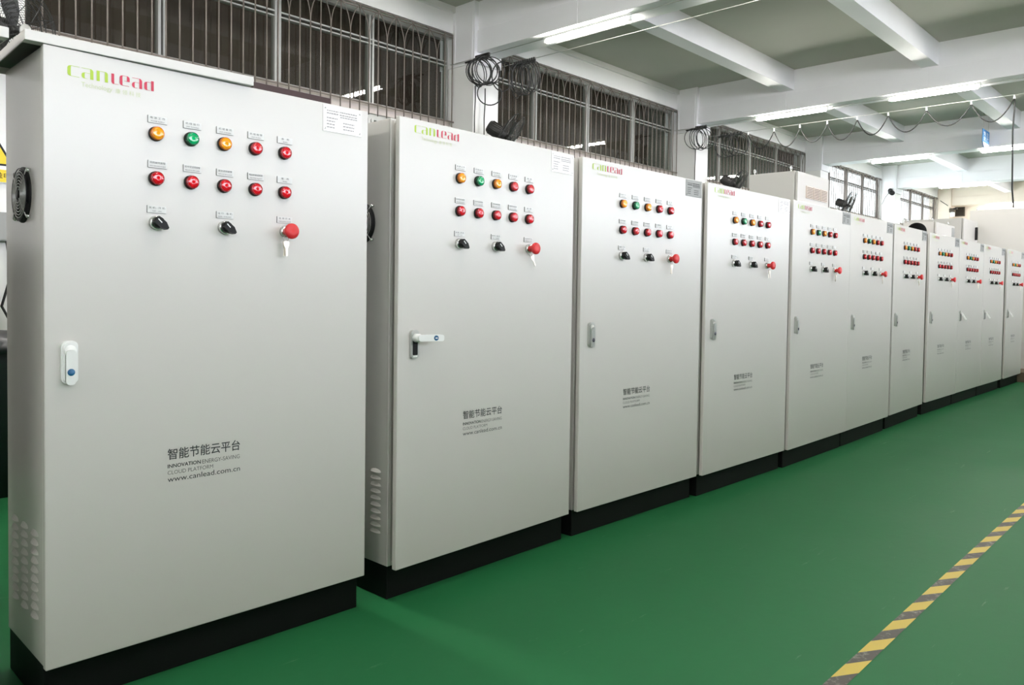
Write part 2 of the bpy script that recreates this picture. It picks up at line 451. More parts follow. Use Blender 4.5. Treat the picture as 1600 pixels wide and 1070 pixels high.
# fluorescent lights under the beams
def make_light():
    t = thing('batten_light', '', 'light')
    b = MB(); b.box(-.03, .03, -.6, .6, -.028, 0, 'white'); b.build('housing', t, bevel=.004)
    b = MB(); b.lathe([(0, .028), (1.12, .028)], (0, -.56, -.052), (0, 1, 0), 'tube', 12); b.build('tube', t)
    for s in (-1, 1):
        b = MB(); b.box(-.02, .02, s * .58 - .02, s * .58 + .02, -.075, -.02, 'white'); b.build('end_cap', t, bevel=.004)
    return t
L0 = make_light(); first = True
LAB = {(2, 0): 'lit batten light under the nearest beam, above the first cable coils', (2, 1): 'lit batten light cut off by the top edge of the photo',
       (3, 0): 'lit batten light above the looped cable, nearer the window wall', (3, 1): 'lit batten light above the looped cable, farther from the window wall',
       (4, 0): 'lit batten light left of the small blue hanging sign', (4, 1): 'lit batten light behind the small blue hanging sign',
       (5, 0): 'lit batten light below the blue sign, beside the farthest bright window', (6, 0): 'lit batten light just above the big pale cabinet at far right'}
for i, x in enumerate(XBEAM):
    for k in range(5 if i < 4 else 2):
        y = 5.42 - 2.08 * k
        t = L0 if first else copy_tree(L0); first = False
        t.location = (x + .12, y, ZB + .001)
        t['label'] = LAB.get((i, k), 'lit batten light under a ceiling beam outside the frame of the photo')
        t['group'] = 'batten lights under the beams'

# hazard tape on the floor
tp = thing('hazard_tape', 'yellow and black striped hazard tape stuck along the green floor', 'tape', (4, .826, 0))
yy, kk = MB(), MB()
yl, yr, zt = .852 - .826, .802 - .826, .0012
x = 2.286 - 4 - .2188 * 12
for k in range(70):
    for mb, a0, a1, m in ((yy, x, x + .113, 'tapey'), (kk, x + .113, x + .2188, 'tapek')):
        mb.add([(a0, yl, zt), (a1, yl, zt), (a1 + .084, yr, zt), (a0 + .084, yr, zt)], [(0, 3, 2, 1)], m)
    x += .2188
yy.build('yellow_stripes', tp); kk.build('black_stripes', tp)

# ================================================================== CONTROL CABINETS
W, H, ZD = 1.0, 1.6, 0.12     # door width, door height, door bottom
DT = .022                    # door thickness

def glyph_canlead(mb, x0, x1, z0, z1, y):
    fr = [(0, .133), (.154, .287), (.322, .451), (.490, .573), (.587, .706), (.734, .857), (.881, 1.0)]
    X = lambda u: x0 + (x1 - x0) * u
    Z = lambda v: z0 + (z1 - z0) * v
    lay = [0]
    def poly(g, pts, m):
        a, c = fr[g]
        lay[0] += 1
        P = [(X(a + (c - a) * u), y - 4e-5 * lay[0], Z(v)) for u, v in pts]
        mb.add(P, [tuple(range(len(P)))], m)
    gl, rd = 'logogreen', 'logored'
    bowl = lambda w, zt, zb: [(w, zb), (w - .06, zb + .10), (w - .06, zt - .10), (w, zt), (.16, zt - .02), (.05, zt - .09), (0, zt - .22), (0, zb + .22), (.05, zb + .09), (.16, zb + .02)]
    rbar = lambda z1_, zb: [(.72, zb), (1, zb), (1, z1_ - .2), (.95, z1_ - .07), (.85, z1_), (.72, z1_)]
    # c
    poly(0, bowl(.34, 1, 0), gl); poly(0, [(.25, .962), (1, .962), (1, 1), (.25, 1)], gl); poly(0, [(.25, 0), (1, 0), (1, .036), (.25, .036)], gl)
    for g, m in ((1, gl), (5, rd)):
        poly(g, rbar(.97, 0), m); poly(g, [(0, .962), (.85, .962), (.85, 1), (0, 1)], m)
        poly(g, bowl(.32, .58, 0), m); poly(g, [(.2, .545), (.75, .545), (.75, .58), (.2, .58)], m); poly(g, [(.2, 0), (.5, 0), (.5, .034), (.2, .034)], m)
    poly(2, [(0, 0), (.27, 0), (.27, 1), (0, 1)], gl); poly(2, rbar(.98, 0), gl); poly(2, [(.2, .962), (.85, .962), (.85, 1), (.2, 1)], gl)
    poly(3, [(.38, 0), (.42, .1), (.40, .2), (.40, 1), (0, 1), (0, .2), (.08, .07), (.2, .01)], rd); poly(3, [(.3, 0), (1, 0), (1, .036), (.3, .036)], rd)
    poly(4, bowl(.34, 1, 0), rd); poly(4, rbar(.98, .46), rd); poly(4, [(.25, .962), (.85, .962), (.85, 1), (.25, 1)], rd)
    poly(4, [(.45, .46), (.8, .46), (.8, .50), (.45, .50)], rd); poly(4, [(.25, 0), (.95, 0), (.95, .036), (.25, .036)], rd)
    poly(6, [(.72, 0), (1, 0), (1, 1), (.72, 1)], rd); poly(6, bowl(.36, .84, 0), rd); poly(6, [(.25, .80), (.75, .80), (.75, .84), (.25, .84)], rd); poly(6, [(.25, 0), (.6, 0), (.6, .034), (.25, .034)], rd)

def lamp_mesh(colname):
    b = MB(); ax = (0, -1, 0)
    b.lathe([(0, .0200), (.007, .0200), (.0085, .0194), (.0085, .0)], (0, 0, 0), ax, 'black', 28)
    b.lathe([(.008, .0185), (.0175, .0185), (.0192, .0176), (.0196, .0160), (.0190, .0155), (.0190, 0)], (0, 0, 0), ax, colname + '_rim', 28)
    b.lathe([(.0185, .0155), (.0193, .0154), (.0203, .0142), (.0208, .0105), (.0210, .006), (.0211, .0)], (0, 0, 0), ax, colname, 28)
    return b.mesh('indicator_lamp')
LAMPM = {c: lamp_mesh(c) for c in ('amber', 'green', 'red')}
def selector_mesh():
    b = MB(); ax = (0, -1, 0)
    b.lathe([(0, .0195), (.012, .0190), (.014, .0175), (.014, 0)], (0, 0, 0), ax, 'chrome', 28)
    b.lathe([(.013, .0165), (.026, .0155), (.028, .014), (.028, 0)], (0, 0, 0), ax, 'black', 28)
    T = Matrix.Rotation(math.radians(38), 4, 'Y')   # pointer turned down to the right
    b.prism([(-.013, -.011), (.012, -.011), (.027, -.003), (.027, .003), (.012, .011), (-.013, .011)], -.036, -.012, 'black', T)
    T2 = Matrix.Rotation(math.radians(45), 4, 'Y')
    b.box(-.0115, .003, -.0368, -.0360, .0000, .0028, 'white', T2)
    return b.mesh('selector_switch')
SELM = selector_mesh()
def estop_mesh():
    b = MB(); ax = (0, -1, 0)
    b.lathe([(0, .0185), (.010, .0180), (.012, .0160), (.012, 0)], (0, 0, 0), ax, 'chrome', 28)
    b.lathe([(.011, .0130), (.026, .0120), (.030, .0150), (.036, .0225), (.041, .0242), (.047, .0236), (.050, .0205), (.0512, .012), (.0515, 0)], (0, 0, 0), ax, 'mush', 32)
    return b.mesh('emergency_stop_button')
ESM = estop_mesh()
def label_mesh(zh, en, w=.052, h=.0195):
    b = MB()
    b.box(-w / 2, w / 2, -.0030, 0, -h / 2, h / 2, 'labelwhite')
    b.box(-w / 2 - .0005, -w / 2, -.0030, 0, -h / 2, h / 2, 'labeledge'); b.box(-w / 2, w / 2, -.0029, 0, -h / 2 - .0005, -h / 2, 'labeledge')
    nw = min(w * .86, .0072 * len(zh.replace(' ', '')) + .004 * zh.count(' '))
    text_into(b, zh, -nw / 2, nw / 2, .0012, .0072, -.0032, 'ink', keep=False)
    ew = min(w * .82, .0031 * len(en))
    text_into(b, en, -ew / 2, ew / 2, -.0068, -.0035, -.0032, 'ink')
    return b.mesh('label_plate')
LABS = [[('电 源 工 作', 'POWER SUPPLY'), ('机 组 运 行', 'UNIT RUNNING'), ('机 组 备 机', 'UNIT STANDBY'), ('机 组 报 警', 'UNIT ALARM'), ('备   用', 'SPARE')],
        [('风机缺风报警', 'FAN AIR LOSS ALARM'), ('初/中效滤网报警', 'MEDIUM FILTER ALARM'), ('高效滤网报警', 'HEPA FILTER ALARM'), ('电加热高温报警', 'HEATING ALARM'), ('备   用', 'SPARE')]]
LABM = [[label_mesh(*t) for t in row] for row in LABS]
LABM3 = [label_mesh('关 机 - 开 机', 'OFF - ON'), label_mesh('运 行 - 备 机', 'RUN - STANDBY'), label_mesh('急 停 开 关', 'EMERGENCY STOP')]

def plate_mesh(m):
    K1, K2 = ('platefaint', 'platefaint') if m == 'plateglare' else ('ink', 'inkgrey')
    b = MB(); w, h = .152, .086
    b.box(0, w, -.0022, 0, 0, h, m)
    for px in (.008, w - .008):
        for pz in (.009, h - .012): b.lathe([(0, .0032), (.0015, .0025), (.0018, 0)], (px, -.0022, pz), (0, -1, 0), 'chrome', 10)
    rnd = random.Random(3)
    def row(z, xa, xb, th, mm):
        x = xa
        while x < xb:
            l = min(rnd.uniform(.004, .010), xb - x)
            b.box(x, x + l, -.0026, -.0022, z, z + th, mm); x += l + .0018
    row(.066, .014, .060, .0035, K2); row(.066, .064, .132, .0042, K1)
    row(.057, .014, .058, .0045, K1); row(.057, .064, .134, .0042, K1); row(.050, .066, .134, .0040, K2)
    row(.042, .014, .056, .0042, K2)
    for z in (.032, .022, .012):
        row(z, .014, .046, .0040, K2); row(z, .078, .122, .0040, K2)
    return b.mesh('rating_plate')
PLATEM = {k: plate_mesh(k) for k in ('plateglare', 'plategrey')}

def logo_mesh():
    b = MB(); y = -.0006
    glyph_canlead(b, .056, .275, 1.652, 1.679, y)
    text_into(b, 'Technology', .089, .166, 1.6265, 1.6425, y, 'logopale')
    text_into(b, '康 领 科 技', .174, .240, 1.6285, 1.6415, y, 'logopale')
    return b.mesh('logo_lettering')
def slogan_mesh():
    b = MB(); y = -.0006
    text_into(b, '智能节能云平台', .314, .534, .622, .654, y, 'ink', bold=.010)
    text_into(b, 'INNOVATION', .314, .411, .5985, .6095, y, 'ink', bold=.016)
    text_into(b, 'ENERGY-SAVING', .416, .533, .5975, .6095, y, 'inkgrey', bold=-.006)
    text_into(b, 'CLOUD PLATFORM', .314, .449, .5800, .5910, y, 'inkgrey', bold=-.006)
    text_into(b, 'www.canlead.com.cn', .314, .534, .5590, .5740, y, 'ink')
    return b.mesh('slogan_lettering')
LOGOM, SLOGM = logo_mesh(), slogan_mesh()

def handle_flush(m, cap):
    b = MB()
    b.prism(rrect(-.020, .020, -.054, .056, .013), -.010, 0, m)
    b.prism(rrect(-.0165, .0165, -.050, .052, .012), -.014, -.010, m)
    b.lathe([(0, .0158), (.003, .0150), (.003, 0)], (0, -.013, .030), (0, -1, 0), m, 24)
    b.prism(rrect(-.0115, .0115, -.057, .034, .009), -.021, -.010, m)
    b.box(-.0122, -.0116, -.0146, -.0138, -.050, .022, 'black'); b.box(.0116, .0122, -.0146, -.0138, -.050, .022, 'black')
    b.lathe([(0, .0092), (.001, .0090), (.001, 0)], (0, -.021, -.024), (0, -1, 0), cap, 20)
    return b.mesh('handle')
def handle_open():
    b = MB()
    b.prism(rrect(-.018, .018, -.052, .050, .013), -.012, 0, 'handlegrey')
    b.prism(rrect(-.0115, .0115, -.040, .014, .004), -.0128, -.0115, 'black')
    b.box(-.010, .010, -.0135, -.012, -.047, -.041, 'white')
    b.lathe([(0, .0155), (.022, .0150), (.024, .013), (.024, 0)], (.001, -.010, .022), (0, -1, 0), 'white', 24)
    T = Matrix.Translation((.0, -.040, .022)) @ Matrix.Rotation(math.radians(-16), 4, 'Z')
    b.prism(rrect(-.010, .090, -.0115, .0115, .008), -.010, .010, 'white', T)
    b.lathe([(0, .0095), (.001, .009), (.001, 0)], (.053, -.0655, .022), (-.28, -1, 0), 'blue', 20)
    b.box(.0478, .0570, -.0684, -.0666, .0203, .0235, 'white')
    return b.mesh('handle')
def handle_popped():
    b = MB()
    b.prism(rrect(-.018, .018, -.052, .054, .013), -.012, 0, 'handlegrey')
    b.prism(rrect(-.0125, .0125, -.048, .030, .006), -.0128, -.0115, 'black')
    T = Matrix.Translation((0, -.014, .032)) @ Matrix.Rotation(math.radians(-32), 4, 'X')
    b.prism(rrect(-.0115, .0115, -.085, 0, .008), -.010, .002, 'white', T)
    return b.mesh('handle')
HANDM = {'white': handle_flush('white', 'blue'), 'grey': handle_flush('handlegrey', 'navy'), 'open': handle_open(), 'popped': handle_popped()}

def put(name, me, parent, loc, label=None):
    o = bpy.data.objects.new(name, me); COL.objects.link(o); o.parent = parent; o.location = loc
    if label: o['label'] = label
    return o

def fan_guard_mesh():
    # axis -x, seen on the left side of a cabinet
    b = MB()
    b.lathe([(0, .075), (.004, .075), (.004, 0)], (0, 0, 0), (-1, 0, 0), 'black', 40)
    for r in (.070, .062, .054, .046, .038, .030, .022):
        b.tube([(-.011 - .004 * (1 - r / .07), r * math.cos(2 * PI * k / 40), r * math.sin(2 * PI * k / 40)) for k in range(40)], .0013, 'rubber' if r > .065 else 'steel', 6, True)
    b.lathe([(0, .016), (.016, .014), (.016, 0)], (0, 0, 0), (-1, 0, 0), 'black', 24)
    for a in (45, 135, 225, 315):
        a = math.radians(a); c, s_ = math.cos(a), math.sin(a)
        b.tube([(-.014, .016 * c, .016 * s_), (-.010, .086 * c, .086 * s_)], .0016, 'steel', 6)
        b.lathe([(0, .006), (.006, .006), (.010, .004), (.010, 0)], (0, .086 * c, .086 * s_), (-1, 0, 0), 'chrome', 14)
    for k in range(7):
        a = 2 * PI * k / 7
        T = Matrix.Rotation(a, 4, 'X') @ Matrix.Translation((-.004, .040, 0)) @ Matrix.Rotation(.5, 4, 'Y')
        b.box(-.001, .001, -.024, .024, -.012, .012, 'black', T)
    return b.mesh('cooling_fan')
FANM = fan_guard_mesh()

def body_mb(louvres):
    b = MB()
    x0, x1, y0, y1, z0, z1 = .004, W - .004, DT + .013, .372, ZD, ZD + H
    t = .018
    b.box(x0, x1, y0 + .004, y1, z0, z1, 'paint')
    # front flange with rolled gutter round the opening
    b.box(x0, x0 + t, y0, y0 + .01, z0, z1, 'paint'); b.box(x1 - t, x1, y0, y0 + .01, z0, z1, 'paint')
    b.box(x0 + t, x1 - t, y0, y0 + .01, z1 - t, z1, 'paint'); b.box(x0 + t, x1 - t, y0, y0 + .01, z0, z0 + t, 'paint')
    if louvres:
        for r in range(10):
            z = .455 - r * .0245
            for yc in (.105, .200, .292):
                P = []
                for i in range(7):
                    a = PI * i / 6
                    P.append((x0 - .009 * math.sin(a), yc + .031 * math.cos(a), z - .004))
                P2 = [(x0, yc + .031 * math.cos(PI * i / 6), z + .009 * math.sin(PI * i / 6) + .001) for i in range(7)]
                V = P + P2
                F = [(i, i + 1, i + 8, i + 7) for i in range(6)] + [tuple(range(7))]
                b.add(V, F, 'paint', False)
    return b
def door_mb():
    b = MB(); b.box(-W, 0, 0, DT, ZD, ZD + H, 'paint')
    b.box(-W + .035, -.035, DT - .001, DT + .005, ZD + .035, ZD + H - .035, 'paint'); return b

DROW = [[0.632, 1.617, 2.222, 2.205], [1.721, 2.715, 2.165, 2.184], [2.766, 3.784, 2.177, 2.158], [3.814, 4.829, 2.14, 2.127], [4.85, 5.853, 2.114, 2.12], [5.859, 6.847, 2.122, 2.138],
        [6.914, 7.906, 2.147, 2.172], [8.023, 9.034, 2.177, 2.172], [9.062, 10.07, 2.176, 2.173], [10.07, 11.077, 2.171, 2.164], [11.174, 12.175, 2.155, 2.16]]
CL = ['grey control cabinet nearest the camera, with a white metal tray lying on top', 'grey control cabinet with its door ajar and white lever handle turned out',
      'third grey control cabinet from the left, right of the ajar one', 'fourth grey control cabinet from the left, with a rating plate coloured bright for its reflection and red logo',
      'fifth grey control cabinet from the left, in front of the tall pale cabinet', 'sixth grey control cabinet from the left, under the bright window with a fan',
      'seventh grey control cabinet from the left, with black hair showing above it', 'eighth grey control cabinet from the left, first of three joined ones',
      'ninth grey control cabinet from the left, middle of three joined ones', 'tenth grey control cabinet from the left, last of three joined ones',
      'eleventh and farthest grey control cabinet, at the right edge of the photo']
KL = ['pair of silver keys hanging below the emergency stop of the nearest cabinet', 'tilted silver key hanging on the cabinet with the ajar door', 'keys hanging on the third control cabinet',
      'keys hanging on the fourth control cabinet', 'keys hanging on the fifth control cabinet', 'keys hanging on the sixth control cabinet', 'keys hanging on the seventh control cabinet',
      'keys hanging on the eighth control cabinet, first of three joined', 'keys hanging on the ninth control cabinet, middle of three joined', 'keys hanging on the tenth control cabinet, last of three joined', 'keys hanging on the farthest control cabinet']
HK = ['white', 'open', 'grey', 'grey', 'grey', 'grey', 'grey', 'grey', 'popped', 'popped', 'popped']
PK = ['plateglare', 'plateglare', 'plategrey', 'plateglare'] + ['plategrey'] * 7

bodyM = {}
def body_obj(lv, parent):
    if lv not in bodyM:
        o = body_mb(lv).build('body', parent, bevel=.002); bodyM[lv] = o; return o
    o = bodyM[lv].copy(); COL.objects.link(o); o.parent = parent; return o
doorO = None; plinthO = None

def key_meshes():
    ring = MB(); ring.tube([(.009 * math.cos(2 * PI * k / 20), 0, -.009 + .009 * math.sin(2 * PI * k / 20)) for k in range(20)], .0009, 'chrome', 6, True)
    ks = []
    k1 = MB(); k1.prism([(-.010, -.014), (-.0085, -.026), (-.004, -.034), (-.0032, -.058), (.0032, -.058), (.0036, -.050), (.0032, -.044), (.004, -.034), (.0085, -.026), (.010, -.014), (.004, -.011), (-.004, -.011)], -.0011, .0011, 'brass')
    return ring.mesh('key_ring'), k1.mesh('key')
RINGM, KEYM = key_meshes()

cabs = []
for i, (x0, x1, ya, yb) in enumerate(DROW):
    ajar = 0.0
    if i == 1: ajar = math.atan2(yb - ya, x1 - x0); ya = yb
    wd = math.hypot(x1 - x0, yb - ya); rot = math.atan2(yb - ya, x1 - x0)
    near = i < 2
    t = thing('control_cabinet', CL[i], 'cabinet', (x0, ya, 0), rot, 'row of grey control cabinets')
    t.scale = (wd / W, 1, 1)
    body_obj(near, t)
    if plinthO is None:
        b = MB(); b.box(.006, W - .006, DT + .016, .366, 0, ZD - .0005, 'plinth'); plinthO = b.build('plinth', t, bevel=.002)
    else:
        o = plinthO.copy(); COL.objects.link(o); o.parent = t
    if near: put('cooling_fan', FANM, t, (.004, .195, 1.356), 'round black fan with wire guard')
    # door hinged on its right edge
    if doorO is None: doorO = d = door_mb().build('door', t, bevel=.0035, segs=3)
    else: d = doorO.copy(); COL.objects.link(d); d.parent = t
    d.location = (W, 0, 0); d.rotation_euler = (0, 0, ajar)
    du = .012 if i else 0.0
    for r in range(2):
        for c in range(5):
            colr = (['amber', 'green', 'amber', 'red', 'red'] if r == 0 else ['red'] * 5)[c]
            put('indicator_lamp', LAMPM[colr], d, (-W + .280 + du + .0995 * c, 0, (1.536, 1.413)[r]), {'amber': 'amber lamp', 'green': 'green lamp', 'red': 'red lamp'}[colr])
            put('label_plate', LABM[r][c], d, (-W + .285 + du + .0990 * c, 0, (1.5755, 1.4525)[r]))
    for c, u in enumerate((.283, .483, .681)):
        put('label_plate', LABM3[c], d, (-W + u + du, 0, 1.328))
        if c < 2:
            o = put('selector_switch', SELM, d, (-W + u - .002 + du, 0, 1.291))
        else: put('emergency_stop_button', ESM, d, (-W + u + .002 + du, 0, 1.2915), 'red mushroom button')
    put('handle', HANDM[HK[i]], d, (-W + (.057 if i == 0 else .071), 0, .914 if i == 0 else .922),
        {'white': 'white flush handle with blue dot', 'open': 'white lever handle turned out', 'grey': 'grey flush handle with dark dot', 'popped': 'white lever popped out'}[HK[i]])
    put('rating_plate', PLATEM[PK[i]], d, (-W + (.8195 if i == 0 else .838), 0, 1.6295))
    put('logo_lettering', LOGOM, d, (-W + (0 if i == 0 else .012), 0, 0 if i == 0 else .020))
    put('slogan_lettering', SLOGM, d, (-W + du, 0, 0))
    if i in (0, 1):
        for zz in (.30, 1.02, 1.56):
            hb = MB(); hb.cyl((-.004, DT + .004, zz - .03), (-.004, DT + .004, zz + .03), .005, 'steel', 10); hb.build('hinge', d)
    # keys on the emergency stop: a thing of their own
    bpy.context.view_layer.update()
    p = d.matrix_world @ Vector((-W + .674 + du, -.022, 1.272))
    k = thing('key_set', KL[i], 'keys', p, rot, 'keys hanging from the emergency stops')
    put('key_ring', RINGM, k, (0, 0, .006))
    rr = random.Random(i)
    o = put('key', KEYM, k, (0, -.002, 0)); o.rotation_euler = (0, [-.05, -.5, .0, -.25, .5, .1, -.2, .1, -.1, -.4, .2][i], 0)
    if i not in (1,):
        o = put('key', KEYM, k, (0, .003, 0)); o.rotation_euler = (0, o.rotation_euler[1] + [.12, 0, .25, .3, -.2, .3, .2, .3, .3, .25, .2][i], .5)
    cabs.append(t)

# lid lying on the nearest cabinet
t = thing('sheet_metal_tray', 'white sheet metal tray lying upside down across the top of the nearest cabinet', 'tray', (.592, 2.222, 1.7215), math.radians(-2.6))
b = MB()
w, dp, h = .598, .42, .026
b.box(0, w, .004, dp, h - .0025, h, 'paint'); b.build('top_sheet', t)
b = MB(); b.box(.004, w - .004, .004, dp - .004, .019, .022, 'trayshade'); b.build('shade_sheet', t)  # dark sheet added for the shade under the tray
b = MB(); b.box(0, w, 0, .003, 0, h, 'paint'); b.box(0, .003, .003, dp, 0, h, 'paint'); b.box(w - .003, w, .003, dp, 0, h, 'paint'); b.box(.003, w - .003, dp - .003, dp, 0, h, 'paint')
b.box(.003, w - .003, .003, .035, 0, .002, 'paint')
b.build('rim', t, bevel=.001)

b = MB(); b.box(0, .280, 0, .16, 0, .0235, 'maroon')
tag(b.build('board', loc=(1.206, 2.232, 1.7212), bevel=.002), 'dark maroon board lying on the nearest cabinet, right of the white tray', 'board')
# neighbour just left of the frame, whose tray corner shows at the top left
c = copy_tree(cabs[2]); c.location = (-.485, 2.262, 0); c.rotation_euler = (0, 0, 0); c.scale = (1, 1, 1)
c['label'] = 'grey control cabinet cut off by the left edge, under the tray corner at top left'
t2 = copy_tree(t); t2.location = (-.034, 2.245, 1.7215); t2.rotation_euler = (0, 0, 0)
t2['label'] = 'corner of a white metal tray at top left, under the grey fan badge'
t['group'] = t2['group'] = 'sheet metal trays on the cabinets'

# ================================================================== TALL CABINETS BEHIND
def eyebolt(b, x, y, z):
    b.cyl((x, y, z), (x, y, z + .018), .006, 'chrome', 10)
    b.tube([(x + .016 * math.cos(2 * PI * k / 16), y, z + .032 + .016 * math.sin(2 * PI * k / 16)) for k in range(16)], .005, 'chrome', 8, True)
def tall_cabinet(name, label, x0, x1, y0, y1, z1, m='paint', bolts=(), plinth=True, depthgap=True):
    t = thing(name, label, 'cabinet', ((x0 + x1) / 2, (y0 + y1) / 2, 0), 0)
    w, dd = (x1 - x0) / 2, (y1 - y0) / 2
    b = MB(); b.box(-w + .01, w - .01, -dd + .03, dd - .01, 0, .1, 'plinth'); b.build('plinth', t)
    b = MB(); b.box(-w, w, -dd + .028, dd, .1, z1, m); b.build('body', t, bevel=.004)
    b = MB(); b.box(-w + .003, w - .003, -dd, -dd + .022, .11, z1 - .006, m); d = b.build('door', t, bevel=.003)
    for bx, by in bolts:
        e = MB(); eyebolt(e, bx, by, z1); e.build('lifting_eye', t)
    return t, d, w, dd
t, d, w, dd = tall_cabinet('tall_cabinet', 'tall pale cabinet with three beige vents, standing behind the fifth control cabinet', 6.69, 7.385, 2.885, 3.335, 2.205, bolts=((-.30, .20), (-.30, -.14)))
for k in range(3):
    b = MB(); x = -w + .175 + .160 * k
    b.box(x, x + .145, -dd - .010, -dd, 1.982, 2.088, 'beige')
    for s in range(7): b.box(x + .008, x + .137, -dd - .0108, -dd - .0098, 1.990 + .0138 * s, 1.9955 + .0138 * s, 'beigedark')
    b.build('vent_grille', d)
t, d, w, dd = tall_cabinet('equipment_cabinet', 'pale cabinet with lifting eyes and small plate, right of the black hair', 10.06, 10.84, 2.665, 3.03, 2.0, bolts=((-.33, -.12), (-.33, .15), (.34, -.12)))
b = MB(); b.box(w - .13, w - .02, -dd - .004, -dd, 1.86, 1.97, 'plategrey'); b.build('rating_plate', d)
b = MB(); b.box(-.31, -.16, -dd - .02, -dd, 1.80, 1.83, 'black'); b.build('handle', d)
t, d, w, dd = tall_cabinet('switchgear_cabinet', 'olive shaded cabinet with a long black handle, beside the big pale one', 11.96, 12.70, 2.83, 3.60, 2.2, m='paint')
b = MB(); b.prism(rrect(.225, .262, 1.93, 2.11, .015), -dd - .03, -dd, 'black'); b.build('handle', d)
t, d, w, dd = tall_cabinet('enclosure', 'big pale enclosure standing past the end of the control cabinet row', 12.92, 13.80, 1.72, 2.985, 2.385, bolts=((-.36, .56),))
t2 = thing('small_cabinet', 'low pale cabinet with a hooked rod, left of the black hair', 'cabinet', (9.72, 3.27, 0))
b = MB(); b.box(-.42, .42, -.21, .25, 0, 1.985, 'paint'); b.build('body', t2, bevel=.004)
b = MB(); b.tube([(.40, -.225, 1.6), (.40, -.225, 2.03), (.405, -.23, 2.05), (.425, -.235, 2.058), (.445, -.235, 2.045)], .008, 'steel', 8); b.build('hooked_rod', t2)

# wooden pallet block under the row's end
b = MB(); b.box(-.35, .35, -.15, .15, 0, .03, 'wood'); b.box(-.35, .35, -.15, .15, .10, .13, 'wood')
for x in (-.3, 0, .3): b.box(x - .05, x + .05, -.14, .14, .03, .10, 'wood')
tag(b.build('pallet', loc=(12.56, 2.26, 0)), 'low brown wooden pallet on the floor past the farthest control cabinet', 'pallet')

# ================================================================== PERSON behind the seventh cabinet
def skin_body():
    V = [(0, 0, 1.02), (0, 0, 1.22), (0, -.01, 1.44), (0, 0, 1.60), (0, .0, 1.68), (0, -.02, 1.80), (0, -.015, 1.90),
         (-.20, 0, 1.57), (-.25, .02, 1.28), (-.24, -.08, 1.03), (-.23, -.10, .94),
         (.20, 0, 1.57), (.25, .02, 1.28), (.24, -.08, 1.03), (.23, -.10, .94),
         (-.11, 0, .98), (-.12, -.01, .54), (-.12, .02, .10), (-.13, -.13, .045),
         (.11, 0, .98), (.12, -.01, .54), (.12, .02, .10), (.13, -.13, .045)]
    E = [(0, 1), (1, 2), (2, 3), (3, 4), (4, 5), (5, 6), (3, 7), (7, 8), (8, 9), (9, 10), (3, 11), (11, 12), (12, 13), (13, 14), (0, 15), (15, 16), (16, 17), (17, 18), (0, 19), (19, 20), (20, 21), (21, 22)]
    Rr = [.155, .145, .165, .12, .062, .092, .075, .075, .052, .040, .036, .075, .052, .040, .036, .10, .068, .05, .045, .10, .068, .05, .045]
    me = bpy.data.meshes.new('body'); me.from_pydata(V, E, [])
    o = bpy.data.objects.new('body', me); COL.objects.link(o)
    m = o.modifiers.new('skin', 'SKIN'); m.use_smooth_shade = True
    sl = me.skin_vertices[0].data
    for k, r in enumerate(Rr):
        sl[k].radius = (r, r * (.72 if k in (0, 1, 2, 3) else 1)); sl[k].use_root = (k == 0)
    s = o.modifiers.new('sub', 'SUBSURF'); s.levels = 2; s.render_levels = 2
    dg = bpy.context.evaluated_depsgraph_get(); dg.update()
    me2 = bpy.data.meshes.new_from_object(o.evaluated_get(dg))
    bpy.data.objects.remove(o)
    for m in ('skin', 'cloth', 'trouser'): me2.materials.append(M[m])
    for p in me2.polygons:
        c = p.center
        hand = c.z < 1.0 and abs(c.x) > .19
        p.material_index = 0 if (c.z > 1.655 or hand) else (1 if c.z > 1.0 else 2)
        p.use_smooth = True
    return me2
pt = thing('person', 'person with short black hair standing behind the seventh control cabinet', 'person', (9.76, 2.805, 0), math.radians(188))
bm_ = skin_body()
o = bpy.data.objects.new('body', bm_); COL.objects.link(o); o.parent = pt
h = MB(); h.sphere((0, .012, 1.868), .102, 'hair', 24, 16, (0.92, 1.02, 1.0))
hv = []
for v in h.v:
    x, y, z = v
    if z < 1.80 and y < 0: z = 1.80 + (z - 1.80) * .05
    hv.append((x, y + (.03 if z < 1.84 and y < -.03 else 0), z))
h.v = hv; h.build('hair', pt)
f = MB()
f.sphere((0, -.108, 1.795), .012, 'skin', 10, 8, (1, 1.3, 1.4))
for s in (-1, 1):
    f.sphere((s * .088, -.01, 1.805), .024, 'skin', 10, 8, (.4, .8, 1.2)); f.sphere((s * .034, -.098, 1.825), .010, 'black', 8, 6)
f.box(-.022, .022, -.104, -.098, 1.755, 1.760, 'logored')
f.build('face', pt)
for s in (-1, 1):
    hb = MB()
    for q in range(4):
        x = s * (.222 + .0) + (q - 1.5) * .017
        ln = (.065, .078, .072, .055)[q]
        hb.tube([(x, -.105, .93), (x, -.112, .93 - ln * .5), (x, -.108, .93 - ln * .85), (x, -.098, .93 - ln)], .008, 'skin', 8)
    hb.tube([(s * .20, -.115, .955), (s * .186, -.14, .93), (s * .184, -.15, .905)], .009, 'skin', 8)
    hb.build('hand', pt)

